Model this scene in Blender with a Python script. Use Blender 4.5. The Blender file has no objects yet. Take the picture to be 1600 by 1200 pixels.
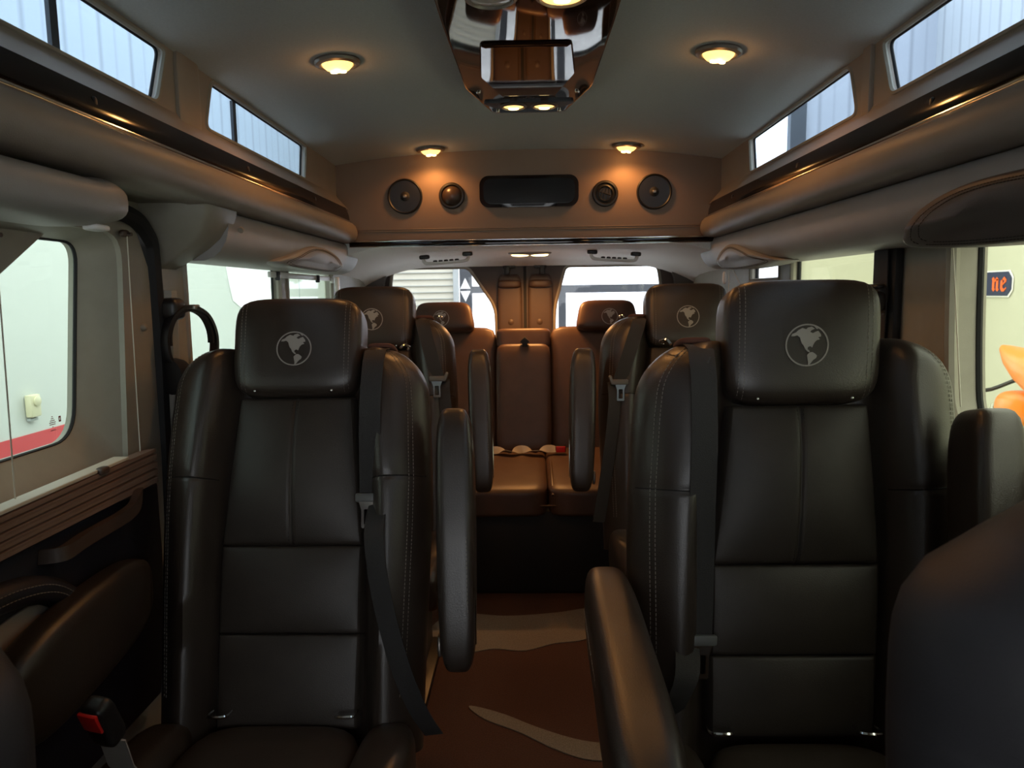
import bpy, bmesh, math, random
from mathutils import Vector, Matrix, geometry
random.seed(7)
scn = bpy.context.scene
col = scn.collection

# ------------------------------------------------------------------ camera
# x right, y towards the back of the van, z up, van floor z = 0
CAM = Vector((0, 0, 1.28))
yaw, pitch, roll = math.radians(1.3769), math.radians(6.9417), math.radians(-.8)
CR = Matrix.Rotation(yaw, 3, 'Z') @ Matrix.Rotation(math.pi/2 - pitch, 3, 'X') @ Matrix.Rotation(roll, 3, 'Z')
cd = bpy.data.cameras.new('camera')
cam = bpy.data.objects.new('camera', cd)
col.objects.link(cam)
cam.matrix_world = Matrix.Translation(CAM) @ CR.to_4x4()
cd.sensor_width = 36
cd.lens = 1155 / 1600 * 36
cd.clip_start = .02
cd.dof.use_dof = True
cd.dof.focus_distance = 1.9
cd.dof.aperture_fstop = 8
scn.camera = cam

# ------------------------------------------------------------------ world, exposure
w = bpy.data.worlds.new('daylight')
scn.world = w
w.use_nodes = True
bg = w.node_tree.nodes['Background']
bg.inputs[0].default_value = (.93, .97, 1, 1)
bg.inputs[1].default_value = 2.0
scn.view_settings.view_transform = 'Standard'
scn.view_settings.look = 'None'
scn.view_settings.exposure = 1.0
scn.view_settings.gamma = 1
scn.view_settings.use_curve_mapping = False
scn.cycles.max_bounces = 10
scn.cycles.diffuse_bounces = 5
scn.cycles.glossy_bounces = 5
scn.cycles.transparent_max_bounces = 12
scn.cycles.sample_clamp_indirect = 6
scn.cycles.caustics_refractive = False
scn.cycles.caustics_reflective = False
scn.cycles.use_denoising = True

# ------------------------------------------------------------------ materials
def mat(name, c, rough=.6, metal=0, spec=.5, coat=0, noise=0, nscale=60, bump=0, bscale=300, sheen=0):
    m = bpy.data.materials.new(name)
    m.use_nodes = True
    nt = m.node_tree
    b = nt.nodes['Principled BSDF']
    b.inputs['Base Color'].default_value = (*c, 1)
    b.inputs['Roughness'].default_value = rough
    b.inputs['Metallic'].default_value = metal
    b.inputs['Specular IOR Level'].default_value = spec
    b.inputs['Coat Weight'].default_value = coat
    b.inputs['Coat Roughness'].default_value = .05
    b.inputs['Sheen Weight'].default_value = sheen
    if noise or bump:
        tc = nt.nodes.new('ShaderNodeTexCoord')
    if noise:
        n = nt.nodes.new('ShaderNodeTexNoise')
        n.inputs['Scale'].default_value = nscale
        n.inputs['Detail'].default_value = 5
        nt.links.new(tc.outputs['Object'], n.inputs['Vector'])
        r = nt.nodes.new('ShaderNodeValToRGB')
        r.color_ramp.elements[0].position = .3
        r.color_ramp.elements[1].position = .7
        r.color_ramp.elements[0].color = (*[x*(1-noise) for x in c], 1)
        r.color_ramp.elements[1].color = (*[min(1, x*(1+noise)) for x in c], 1)
        nt.links.new(n.outputs[0], r.inputs[0])
        nt.links.new(r.outputs[0], b.inputs['Base Color'])
    if bump:
        v = nt.nodes.new('ShaderNodeTexVoronoi' if bscale > 200 else 'ShaderNodeTexNoise')
        v.inputs['Scale'].default_value = bscale
        nt.links.new(tc.outputs['Object'], v.inputs['Vector'])
        bp = nt.nodes.new('ShaderNodeBump')
        bp.inputs['Strength'].default_value = bump
        bp.inputs['Distance'].default_value = .001
        nt.links.new(v.outputs[0], bp.inputs['Height'])
        nt.links.new(bp.outputs[0], b.inputs['Normal'])
    return m

def emis(name, c, s, base=(.8, .8, .8)):
    m = mat(name, base, .3)
    b = m.node_tree.nodes['Principled BSDF']
    b.inputs['Emission Color'].default_value = (*c, 1)
    b.inputs['Emission Strength'].default_value = s
    return m

def glass(name, tint):
    m = bpy.data.materials.new(name)
    m.use_nodes = True
    nt = m.node_tree
    nt.nodes.clear()
    o = nt.nodes.new('ShaderNodeOutputMaterial')
    t = nt.nodes.new('ShaderNodeBsdfTransparent')
    t.inputs[0].default_value = (*tint, 1)
    g = nt.nodes.new('ShaderNodeBsdfGlossy')
    g.inputs['Roughness'].default_value = .02
    lw = nt.nodes.new('ShaderNodeLayerWeight')
    lw.inputs['Blend'].default_value = .5
    pw = nt.nodes.new('ShaderNodeMath'); pw.operation = 'POWER'; pw.inputs[1].default_value = 5
    nt.links.new(lw.outputs['Facing'], pw.inputs[0])
    f = nt.nodes.new('ShaderNodeMath'); f.operation = 'MULTIPLY_ADD'
    f.inputs[1].default_value = .5; f.inputs[2].default_value = .02
    nt.links.new(pw.outputs[0], f.inputs[0])
    mx = nt.nodes.new('ShaderNodeMixShader')
    nt.links.new(f.outputs[0], mx.inputs[0])
    nt.links.new(t.outputs[0], mx.inputs[1])
    nt.links.new(g.outputs[0], mx.inputs[2])
    nt.links.new(mx.outputs[0], o.inputs[0])
    return m

M = {}
M['leather'] = mat('dark_leather', (.036, .026, .020), .36, spec=.6, noise=.12, nscale=14, bump=.18, bscale=420)
M['leather_panel'] = mat('dark_leather_panel', (.040, .031, .025), .46, spec=.4, noise=.1, nscale=16, bump=.22, bscale=520)
M['bench_leather'] = mat('brown_leather', (.085, .045, .029), .44, spec=.45, noise=.12, nscale=14, bump=.18, bscale=420)
M['grey_leather'] = mat('grey_leather', (.038, .036, .040), .5, spec=.35, noise=.1, nscale=14, bump=.15, bscale=420)
M['thread'] = mat('pale_thread', (.24, .22, .19), .8)
M['seam'] = mat('black_seam', (.008, .007, .006), .9)
M['emblem'] = mat('silver_print', (.36, .335, .31), .6)
M['webbing'] = mat('belt_webbing', (.026, .023, .022), .75, bump=.4, bscale=600)
M['grey_webbing'] = mat('grey_webbing', (.33, .30, .26), .8, bump=.3, bscale=600)
M['chrome'] = mat('chrome', (.82, .82, .8), .12, metal=1)
M['black'] = mat('black_plastic', (.012, .012, .013), .4)
M['matte_black'] = mat('matte_black', (.007, .007, .008), .7)
M['dark_ball'] = mat('dark_brown_plastic', (.055, .034, .025), .3)
M['red'] = mat('red_button', (.75, .02, .015), .35)
M['ceiling'] = mat('headliner_fabric', (.54, .575, .58), .95, noise=.05, nscale=220, bump=.25, bscale=900)
M['header'] = mat('grey_headliner', (.88, .88, .86), .9, noise=.04, nscale=200, bump=.2, bscale=900)
M['beige'] = mat('beige_vinyl', (.32, .265, .22), .5, spec=.4, noise=.05, nscale=8, bump=.12, bscale=420)
M['brown_panel'] = mat('brown_bulkhead_vinyl', (.26, .175, .12), .55, spec=.35, noise=.05, nscale=8, bump=.12, bscale=420)
M['grey_pad'] = mat('grey_vinyl', (.36, .345, .33), .5, spec=.4, noise=.05, nscale=8, bump=.12, bscale=420)
M['dark_pad'] = mat('charcoal_vinyl', (.10, .09, .085), .5, spec=.4, bump=.12, bscale=420)
M['trim'] = mat('grey_beige_trim', (.31, .285, .235), .5, noise=.04, nscale=30, bump=.1, bscale=700)
M['door_brown'] = mat('brown_trim', (.070, .045, .033), .5, noise=.05, nscale=20)
M['navy'] = mat('navy_panel', (.012, .014, .024), .5)
M['wood'] = mat('glossy_dark_wood', (.010, .005, .004), .10, spec=.28, coat=0, noise=.5, nscale=5)
M['gloss'] = mat('piano_gloss', (.012, .006, .005), .03, spec=.55, coat=.2)
M['screen'] = mat('black_screen', (.005, .005, .006), .25, spec=.3)
M['shade'] = mat('pleated_shade', (.19, .125, .095), .8)
M['rail'] = mat('pale_rail', (.62, .58, .48), .5)
M['cord'] = mat('shade_cord', (.60, .56, .48), .8)
M['glass_left'] = glass('green_tint_glass', (.93, 1, .94))
M['glass_up'] = glass('blue_tint_glass', (.80, .89, .97))
M['glass_right'] = glass('yellow_tint_glass', (.97, .98, .84))
M['glass_clear'] = glass('clear_glass', (.97, .98, 1))
M['white_wall'] = mat('white_wall_panel', (.60, .62, .59), .5)
M['right_wall'] = mat('cream_wall_panel', (.52, .52, .43), .5)
M['line'] = mat('panel_joint', (.42, .45, .45), .7)
M['red_stripe'] = mat('red_wall_stripe', (.60, .05, .06), .5)
M['thermostat'] = mat('cream_plastic', (.70, .66, .46), .4)
M['concrete'] = mat('concrete', (.58, .575, .55), .8, noise=.15, nscale=3)
M['siding'] = mat('cream_siding', (.62, .59, .48), .6)
M['frame'] = mat('dark_door_frame', (.05, .055, .065), .5)
M['orange'] = mat('orange_plastic', (.85, .22, .012), .3)
M['sign_navy'] = mat('navy_sign', (.012, .02, .075), .5)
M['sign_orange'] = mat('orange_lettering', (.85, .13, .02), .5)
M['bronze'] = mat('bronze_ring', (.30, .27, .24), .35, metal=.7)
M['lens'] = emis('warm_lamp_lens', (1, .56, .16), 1.1)
M['lens_bright'] = emis('warm_bulb', (1, .66, .24), 4.5)
M['tongue_grey'] = mat('grey_plastic', (.11, .11, .105), .4)
M['guide'] = mat('brown_suede_guide', (.10, .036, .022), .85)
M['etch'] = mat('grey_etching', (.22, .06, .06), .8)
M['lens_off'] = mat('unlit_lens', (.55, .52, .48), .15)
M['white_trim'] = mat('white_handle', (.85, .85, .84), .4)

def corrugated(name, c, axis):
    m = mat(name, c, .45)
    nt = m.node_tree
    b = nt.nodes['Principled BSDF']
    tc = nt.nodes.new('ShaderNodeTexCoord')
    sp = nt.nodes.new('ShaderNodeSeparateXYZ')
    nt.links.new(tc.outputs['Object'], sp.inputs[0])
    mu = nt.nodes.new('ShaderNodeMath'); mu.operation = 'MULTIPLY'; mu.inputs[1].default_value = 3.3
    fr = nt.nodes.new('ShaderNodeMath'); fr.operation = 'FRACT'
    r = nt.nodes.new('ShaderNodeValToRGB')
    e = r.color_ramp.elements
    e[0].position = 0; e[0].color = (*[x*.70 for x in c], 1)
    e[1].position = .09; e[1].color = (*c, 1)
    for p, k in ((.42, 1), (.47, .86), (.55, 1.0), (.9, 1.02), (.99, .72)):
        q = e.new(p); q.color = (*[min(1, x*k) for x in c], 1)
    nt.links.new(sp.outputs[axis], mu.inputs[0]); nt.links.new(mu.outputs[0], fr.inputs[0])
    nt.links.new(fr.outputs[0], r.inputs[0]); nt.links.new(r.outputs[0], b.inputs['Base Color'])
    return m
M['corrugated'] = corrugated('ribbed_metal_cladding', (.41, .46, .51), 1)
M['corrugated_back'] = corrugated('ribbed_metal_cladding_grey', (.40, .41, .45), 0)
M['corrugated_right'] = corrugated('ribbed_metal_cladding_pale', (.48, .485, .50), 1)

def carpet_mat():
    # brown pile carpet, two browns mixed by noise
    m = mat('brown_carpet', (.10, .04, .02), 1)
    nt = m.node_tree
    b = nt.nodes['Principled BSDF']
    tc = nt.nodes.new('ShaderNodeTexCoord')
    n = nt.nodes.new('ShaderNodeTexNoise'); n.inputs['Scale'].default_value = 240; n.inputs['Detail'].default_value = 4
    nt.links.new(tc.outputs['Object'], n.inputs['Vector'])
    bp = nt.nodes.new('ShaderNodeBump'); bp.inputs['Strength'].default_value = .7; bp.inputs['Distance'].default_value = .004
    nt.links.new(n.outputs[0], bp.inputs['Height']); nt.links.new(bp.outputs[0], b.inputs['Normal'])
    r = nt.nodes.new('ShaderNodeMix'); r.data_type = 'RGBA'
    r.inputs['A'].default_value = (.024, .010, .006, 1); r.inputs['B'].default_value = (.10, .042, .024, 1)
    nt.links.new(n.outputs[0], r.inputs['Factor']); nt.links.new(r.outputs['Result'], b.inputs['Base Color'])
    return m, n
M['carpet'], _ = carpet_mat()
M['floor_pale'] = mat('pale_patch', (.17, .15, .122), 1, noise=.25, nscale=240, bump=.6, bscale=190)

# ------------------------------------------------------------------ mesh helpers
class MB:
    def __init__(s): s.v = []; s.f = []
    def add(s, vf, mx=None):
        v, f = vf
        o = len(s.v)
        for p in v:
            p = Vector(p)
            s.v.append(tuple(mx @ p) if mx is not None else tuple(p))
        s.f += [tuple(i + o for i in q) for q in f]
        return s
    def build(s, name, m, parent=None, loc=None, smooth=40, fix=True):
        me = bpy.data.meshes.new(name)
        lo = Vector(loc) if loc is not None else Vector((0, 0, 0))
        me.from_pydata([tuple(Vector(p) - lo) for p in s.v], [], s.f)
        if fix:
            bm = bmesh.new(); bm.from_mesh(me)
            bmesh.ops.remove_doubles(bm, verts=bm.verts, dist=1e-6)
            bmesh.ops.recalc_face_normals(bm, faces=bm.faces)
            bm.to_mesh(me); bm.free()
        if smooth:
            me.polygons.foreach_set('use_smooth', [True]*len(me.polygons))
            try: me.set_sharp_from_angle(angle=math.radians(smooth))
            except Exception: pass
        me.materials.append(M[m])
        o = bpy.data.objects.new(name, me)
        col.objects.link(o)
        o.location = lo
        if parent is not None: o.parent = parent
        return o

def tag(o, label=None, cat=None, group=None, kind=None):
    if label: o['label'] = label
    if cat: o['category'] = cat
    if group: o['group'] = group
    if kind: o['kind'] = kind
    return o

def empty(name, loc, label, cat, group=None):
    o = bpy.data.objects.new(name, None)
    o.empty_display_size = .05
    col.objects.link(o); o.location = loc
    return tag(o, label, cat, group)

def T3(x, y, z): return Matrix.Translation((x, y, z))
def RX(a): return Matrix.Rotation(math.radians(a), 4, 'X')
def RY(a): return Matrix.Rotation(math.radians(a), 4, 'Y')
def RZ(a): return Matrix.Rotation(math.radians(a), 4, 'Z')

def box(sx, sy, sz, r=0, seg=2):
    bm = bmesh.new()
    bmesh.ops.create_cube(bm, size=1, matrix=Matrix.Diagonal((sx, sy, sz, 1)))
    if r: bmesh.ops.bevel(bm, geom=bm.edges[:], offset=min(r, min(sx, sy, sz)*.49), segments=seg, profile=.5, affect='EDGES')
    bm.verts.ensure_lookup_table()
    v = [tuple(q.co) for q in bm.verts]; f = [tuple(q.index for q in p.verts) for p in bm.faces]
    bm.free()
    return v, f

def squircle(sx, sy, sz, n=5, seg=12, fn=None):
    """rounded cushion: cube grid pushed onto a superquadric"""
    v = []; f = []; key = {}
    def vid(p):
        k = tuple(round(c, 5) for c in p)
        if k not in key:
            key[k] = len(v)
            q = sum(abs(c)**n for c in p)**(1/n)
            u = [c/q for c in p]
            v.append((u[0]*sx/2, u[1]*sy/2, u[2]*sz/2))
        return key[k]
    g = [math.tan((2*i/seg - 1)*.72)/math.tan(.72) for i in range(seg + 1)]
    for ax in range(3):
        for s in (-1, 1):
            for i in range(seg):
                for j in range(seg):
                    q = []
                    for a, b in ((i, j), (i+1, j), (i+1, j+1), (i, j+1)):
                        p = [0, 0, 0]; p[ax] = s; p[(ax+1) % 3] = g[a]; p[(ax+2) % 3] = g[b]
                        q.append(vid(p))
                    f.append(tuple(q if s > 0 else q[::-1]))
    if fn: v = [fn(*p) for p in v]
    return v, f

def loft(loops, cap=True, closed=True):
    v = []; f = []; n = len(loops[0])
    for l in loops: v += [tuple(p) for p in l]
    for i in range(len(loops) - 1):
        for j in range(n if closed else n - 1):
            k = (j + 1) % n
            f.append((i*n + j, i*n + k, (i+1)*n + k, (i+1)*n + j))
    if cap:
        f.append(tuple(range(n))[::-1]); f.append(tuple((len(loops)-1)*n + j for j in range(n)))
    return v, f

def tube(pts, r, n=8, cyc=False):
    pts = [Vector(p) for p in pts]; loops = []
    N = len(pts); up = None
    for i, p in enumerate(pts):
        a = pts[i-1] if (i or cyc) else p
        b = pts[(i+1) % N] if (i < N-1 or cyc) else p
        t = (b - a).normalized()
        if up is None:
            up = Vector((0, 0, 1)) if abs(t.z) < .9 else Vector((1, 0, 0))
        s = t.cross(up).normalized(); up = s.cross(t).normalized()
        rr = r[i] if isinstance(r, (list, tuple)) else r
        loops.append([p + s*math.cos(2*math.pi*k/n)*rr + up*math.sin(2*math.pi*k/n)*rr for k in range(n)])
    if cyc: loops.append(loops[0])
    return loft(loops, cap=not cyc)

def ribbon(pts, side, w, th):
    """flat strap along pts; side = width direction(s)"""
    loops = []
    pts = [Vector(p) for p in pts]
    for i, p in enumerate(pts):
        a = pts[max(i-1, 0)]; b = pts[min(i+1, len(pts)-1)]
        t = (b - a).normalized()
        s = Vector(side[i] if isinstance(side, list) else side)
        s = (s - t*s.dot(t)).normalized(); n = t.cross(s)
        ww = w[i] if isinstance(w, list) else w
        loops.append([p - s*ww/2 - n*th/2, p + s*ww/2 - n*th/2, p + s*ww/2 + n*th/2, p - s*ww/2 + n*th/2])
    return loft(loops)

def lathe(prof, n=28):
    loops = [[(r*math.cos(2*math.pi*k/n), r*math.sin(2*math.pi*k/n), h) for k in range(n)] for r, h in prof]
    return loft(loops)

def plate(loops, d, mp=None):
    """flat plate with holes; loops = [outer, hole, ...] in 2D, thickness d; mp maps (a,b,c) to 3D"""
    mp = mp or (lambda a, b, c: (a, b, c))
    flat = [p for l in loops for p in l]
    tris = geometry.tessellate_polygon([[Vector((a, b, 0)) for a, b in l] for l in loops])
    N = len(flat)
    v = [mp(a, b, 0) for a, b in flat] + [mp(a, b, d) for a, b in flat]
    f = [tuple(t) for t in tris] + [tuple(i + N for i in t[::-1]) for t in tris]
    o = 0
    for l in loops:
        n = len(l)
        for i in range(n):
            j = (i + 1) % n
            f.append((o+i, o+j, o+j+N, o+i+N))
        o += n
    return v, f

def rrect(a0, a1, b0, b1, r, n=6):
    rs = r if isinstance(r, (tuple, list)) else (r,)*4     # corners a0b0, a1b0, a1b1, a0b1
    out = []
    for (ca, cb, s0), q in zip(((a0+rs[0], b0+rs[0], 180), (a1-rs[1], b0+rs[1], 270), (a1-rs[2], b1-rs[2], 0), (a0+rs[3], b1-rs[3], 90)), rs):
        for k in range(n + 1):
            t = math.radians(s0 + 90*k/n)
            out.append((ca + q*math.cos(t), cb + q*math.sin(t)))
    return out

def roundpoly(pts, r, n=5):
    """polygon with rounded corners; r number or list"""
    out = []; N = len(pts)
    for i in range(N):
        p = Vector(pts[i]); a = (Vector(pts[i-1]) - p); b = (Vector(pts[(i+1) % N]) - p)
        rr = r[i] if isinstance(r, (list, tuple)) else r
        rr = min(rr, a.length*.45, b.length*.45)
        p0 = p + a.normalized()*rr; p1 = p + b.normalized()*rr
        for k in range(n + 1):
            t = k/n
            q = p0*(1-t)**2 + p*2*t*(1-t) + p1*t*t
            out.append((q.x, q.y))
    return out

def dashes(pts, r, dash=.006, gap=.003):
    """stitching along a polyline"""
    mb = MB(); pts = [Vector(p) for p in pts]
    d = 0; cur = []; on = True; lim = dash
    for a, b in zip(pts, pts[1:]):
        L = (b - a).length; pos = 0
        if L < 1e-9: continue
        if on and not cur: cur = [a]
        while L - pos > lim - d:
            pos += lim - d; q = a + (b - a)*(pos/L); d = 0
            if on:
                cur.append(q)
                mb.add(tube(cur, r, 4)); cur = []
                on = False; lim = gap
            else:
                on = True; lim = dash; cur = [q]
        d += L - pos
        if on: cur.append(b)
    return mb.v, mb.f

def sweep_y(prof, y0, y1, n=2, endround=0):
    """closed (x,z) profile extruded along y; endround shrinks the far end"""
    ys = [y0 + (y1-y0)*i/n for i in range(n+1)]
    cx = sum(p[0] for p in prof)/len(prof); cz = sum(p[1] for p in prof)/len(prof)
    loops = [[(x, y, z) for x, z in prof] for y in ys]
    if endround:
        loops = loops[:-1]
        for k in range(7):
            t = k/6*math.pi/2
            s = 1 - .35*(1 - math.cos(t))
            loops.append([(cx + (x-cx)*s, y1 - endround + endround*math.sin(t), cz + (z-cz)*s) for x, z in prof])
    return loft(loops)

def struct(name, mb, m, parent=None, label=None, smooth=40):
    o = mb.build(name, m, parent, smooth=smooth)
    if parent is None: o['kind'] = 'structure'
    if label: o['label'] = label
    return o

def smooth_curve(pts, n=8, cyc=False):
    """Catmull-Rom"""
    P = [Vector(p) for p in pts]; out = []; N = len(P)
    rng = range(N if cyc else N-1)
    for i in rng:
        if cyc: a, b, c, d = P[i-1], P[i], P[(i+1) % N], P[(i+2) % N]
        else: a, b, c, d = P[max(i-1, 0)], P[i], P[i+1], P[min(i+2, N-1)]
        for k in range(n):
            t = k/n
            out.append(.5*((2*b) + (c-a)*t + (2*a-5*b+4*c-d)*t*t + (3*b-a-3*c+d)*t**3))
    if not cyc: out.append(P[-1])
    return out

# ================================================================== SHELL OF THE VAN
YF, YR = -.75, 4.15          # front opening, rear doors
YP = 3.15                    # speaker bulkhead
def zceil(x, y):
    c = 1.895 - .022*max(0, min(1, (y - 1.2)/1.95))
    return c - .052*min(1.3, abs(x)/.8)**2.4

mb = MB()                                                    # floor
mb.add(box(1.9, YR - YF + .05, .05), T3(0, (YF + YR)/2, -.025))
fl = struct('floor', mb, 'carpet', label='brown carpet')
def flat_patch(pts):
    p = [(q.x, q.y) for q in smooth_curve([Vector((a, b, 0)) for a, b in pts], 6, True)]
    return plate([p], .003)
mb = MB()  # two pale grey shapes laid just over the carpet
mb.add(flat_patch([(-.32, 2.84), (-.1, 2.82), (.1, 2.85), (.28, 2.9), (.34, 2.76), (.2, 2.62), (.08, 2.585), (-.03, 2.53), (-.14, 2.545), (-.24, 2.51), (-.33, 2.5), (-.4, 2.66)]), T3(0, 0, .0005))
mb.add(flat_patch([(-.2, 2.17), (-.1, 2.13), (.02, 2.05), (.14, 1.99), (.28, 1.96), (.3, 1.91), (.16, 1.9), (.06, 1.95), (-.04, 2.03), (-.15, 2.1)]), T3(0, 0, .0005))
mb.build('carpet_patch', 'floor_pale', fl)['label'] = 'pale grey patches on the carpet'

mb = MB().add(plate([[(-1, 0), (1, 0), (1, 1.95), (-1, 1.95)], rrect(-.76, .76, .95, 1.50, .08)], -.04, lambda a, b, c: (a, YF + c, b)))
struct('front_light_baffle', mb, 'trim')  # unseen closure behind the camera, added to cut light from the open front
mb = MB()                                                    # ceiling
nx = 24
lo = []
for y in [YF, 0, .8, 1.2, 1.6, 2, 2.4, 2.8, YP + .01]:
    l = [(-.822 + 1.644*i/nx, y, zceil(-.822 + 1.644*i/nx, y)) for i in range(nx+1)]
    lo.append(l + [(p[0], y, p[2] + .03) for p in l[::-1]])
mb.add(loft(lo))
struct('ceiling', mb, 'ceiling')

# --- upper fascia with clerestory windows
def yz(x): return lambda a, b, c: (x + c, a, b)
WN = {-1: [(-.3, 1.70), (1.885, 2.74)], 1: [(-.3, 1.757), (1.87, 2.765)]}
wi = 1
for s, nm in ((-1, 'left'), (1, 'right')):
    X = s*.80
    holes = []
    holes.append(roundpoly([(WN[s][0][0], 1.702), (WN[s][0][1] - .055, 1.702), (WN[s][0][1], 1.830), (WN[s][0][0], 1.830)], .022))
    a0, a1 = WN[s][1]
    holes.append(roundpoly([(a0 - .0, 1.700), (a1 - .03, 1.700), (a1, 1.822), (a0 + .05, 1.828)], [.03, .012, .012, .03]))
    mb = MB()
    mb.add(plate([[(YF, 1.64), (YP, 1.64), (YP, 1.87), (YF, 1.87)]] + holes, s*.022, yz(X)))
    # raised pillar between the two windows and end panel
    pil = (WN[s][0][1] + .03, WN[s][1][0] - .03)
    mb.add(squircle(.022, pil[1] - pil[0] - .01, .17, 8, 8), T3(X, (pil[0]+pil[1])/2, 1.76))
    struct('trim_%d' % wi, mb, 'beige', smooth=30)
    for k, h in enumerate(holes):
        mid = [(sum(p[0] for p in h)/len(h)), (sum(p[1] for p in h)/len(h))]
        g = MB().add(tube([(X + s*.001, a, b) for a, b in h], .006, 6, True))
        f = struct('window_%d' % wi, g, 'trim')
        gp = MB().add(plate([h], s*.003, yz(X + s*.018))).build('pane', 'glass_up', f)
        gk = MB().add(tube([(X + s*.017, a, b) for a, b in h], .0035, 6, True)).build('gasket', 'matte_black', f)
        if s < 0 or k == 1:
            ym = {(-1, 0): 1.335, (-1, 1): 2.135, (1, 1): 1.925}[(s, k)]
            MB().add(box(.008, .022 if s < 0 else .012, .125), T3(X + s*.024, ym, 1.764)).build('mullion', 'line' if s > 0 else 'frame', f)
        wi += 1

# --- dark wood strips, ledges, padded valances
for s, nm in ((-1, 'left'), (1, 'right')):
    def pr(pts): return [(s*x, z) for x, z in pts]
    mb = MB()                                                # ledge under the windows
    mb.add(sweep_y(pr([(.82, 1.70), (.80, 1.70), (.795, 1.69), (.757, 1.648), (.75, 1.640), (.76, 1.634), (.9, 1.634), (.9, 1.70)]), YF, YP - .004))
    struct('trim_%d' % (10 + (s > 0)), mb, 'beige', smooth=50)
    mb = MB().add(sweep_y(pr([(.753, 1.640), (.748, 1.641), (.737, 1.612), (.733, 1.584), (.735, 1.579), (.76, 1.579), (.78, 1.640)]), YF, YP - .06))
    st = empty('wood_trim_strip', (s*.745, 1.2, 1.61), 'glossy dark wood strip running under the %s high windows' % nm, 'trim strip', 'wood strips')
    o = mb.build('wood_strip', 'wood', st, loc=(0, 0, 0)); o.location = -st.location
    mb = MB().add(sweep_y(pr([(.7335, 1.589), (.7295, 1.587), (.7285, 1.583), (.7295, 1.579), (.7335, 1.578), (.75, 1.58)]), YF, YP - .05))
    o = mb.build('bright_edge', 'chrome', st); o.location = -st.location
    cl = MB()
    for yy in ((1.30, 2.0, 2.62) if s < 0 else (1.42, 2.1, 2.75)):
        cl.add(squircle(.008, .012, .022, 3, 6), T3(s*.741, yy, 1.615))
    o = cl.build('clip', 'black', st); o.location = -st.location
    # upper pillow roll
    roll = [(.745, 1.583), (.728, 1.580), (.716, 1.568), (.710, 1.550), (.710, 1.532), (.716, 1.515), (.728, 1.505), (.742, 1.502), (.80, 1.50), (.86, 1.52), (.86, 1.60), (.79, 1.60)]
    mb = MB().add(sweep_y(pr(roll), YF, YP - .002, 12, .04))
    t = mb.build('padded_roll', 'beige')
    tag(t, 'long beige padded roll under the %s dark wood strip' % nm, 'padding', 'padded rolls')
    # lower valance
    y0 = 1.90 if s < 0 else YF
    val = [(.775, 1.499), (.768, 1.494), (.762, 1.48), (.762, 1.455), (.770, 1.425), (.786, 1.400), (.805, 1.384), (.83, 1.376), (.93, 1.376), (.93, 1.499), (.79, 1.499)]
    mb = MB().add(sweep_y(pr(val), y0, YP + .24, 12, .10))
    t = val_o = mb.build('padded_valance', 'grey_pad')
    tag(t, 'grey beige padded valance above the %s side windows' % nm, 'padding', 'padded valances')
    # arched wave pads on the valance
    def wave(name, outline, label, m, thick=.03):
        cy = sum(p[0] for p in outline)/len(outline); cz = sum(p[1] for p in outline)/len(outline)
        pl = [(q.x, q.y) for q in smooth_curve([Vector((a, b, 0)) for a, b in outline], 6, True)]
        def xv(z):                                           # valance face x at height z
            return .748 + max(0, (1.40 - z))*.7 - .022 + .020
        lp = []
        for k, (sc, dx) in enumerate(((1, .06), (1, .004), (.985, -.004), (.95, -.010), (.85, -.014), (.4, -.018))):
            lp.append([(s*(xv(b) + .022 + dx), cy + (a-cy)*sc, cz + (b-cz)*sc) for a, b in pl])
        base = MB().add(loft(lp)).build(name, m, val_o, smooth=60); base['label'] = label
        sm = MB()
        for sc in (.84, .76):
            sm.add(dashes([(s*(xv(b) + .022 - .0165), cy + (a-cy)*sc, cz - .004 + (b-cz)*sc) for a, b in pl], .0008))
        sm.build('stitching', 'seam', base)
    if s > 0:
        wave('arched_pad', [(1.57, 1.365), (1.55, 1.40), (1.48, 1.435), (1.36, 1.458), (1.2, 1.462), (1.0, 1.45), (.8, 1.42), (.75, 1.38), (1.0, 1.355), (1.3, 1.352)], 'dark arched stitched pad above the large near right window', 'dark_pad')
        wave('arched_pad', [(3.06, 1.375), (3.04, 1.41), (2.95, 1.445), (2.82, 1.455), (2.66, 1.43), (2.5, 1.395), (2.36, 1.372), (2.6, 1.362), (2.9, 1.362)], 'grey arched stitched pad above the small rear right window', 'grey_pad')
    else:
        wave('arched_pad', [(2.28, 1.385), (2.42, 1.42), (2.55, 1.448), (2.68, 1.46), (2.85, 1.455), (3.0, 1.43), (3.06, 1.395), (2.95, 1.375), (2.6, 1.375)], 'grey arched stitched pad above the rear left windows', 'grey_pad')

# thick padded cover over the sliding door, ends in a rounded nose
lo = []
for k in range(15):
    y = YF + (1.30 - YF)*min(k, 8)/8 if k <= 8 else 1.30 + .115*math.sin((k-8)/6*math.pi/2)
    sc = 1 if k <= 8 else math.cos((k-8)/6*math.pi/2)**.6*.93 + .07
    lo.append([(-.80 + (x*.075)*sc if x > 0 else -.80 + x*.12, y, 1.450 + z*.042*sc + (.006 if k > 8 else 0)) for x, z in
               [(math.copysign(abs(math.cos(t))**.7, math.cos(t)), math.copysign(abs(math.sin(t))**.7, math.sin(t))) for t in [2*math.pi*i/24 for i in range(24)]]])
t = MB().add(loft(lo)).build('door_cover_roll', 'grey_pad')
tag(t, 'thick round-nosed grey padded roll above the left sliding door', 'padding')
t2 = MB().add(squircle(.03, .05, .012, 4, 6), T3(-.772, 1.33, 1.408)).build('end_clip', 'white_trim', t)

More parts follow.
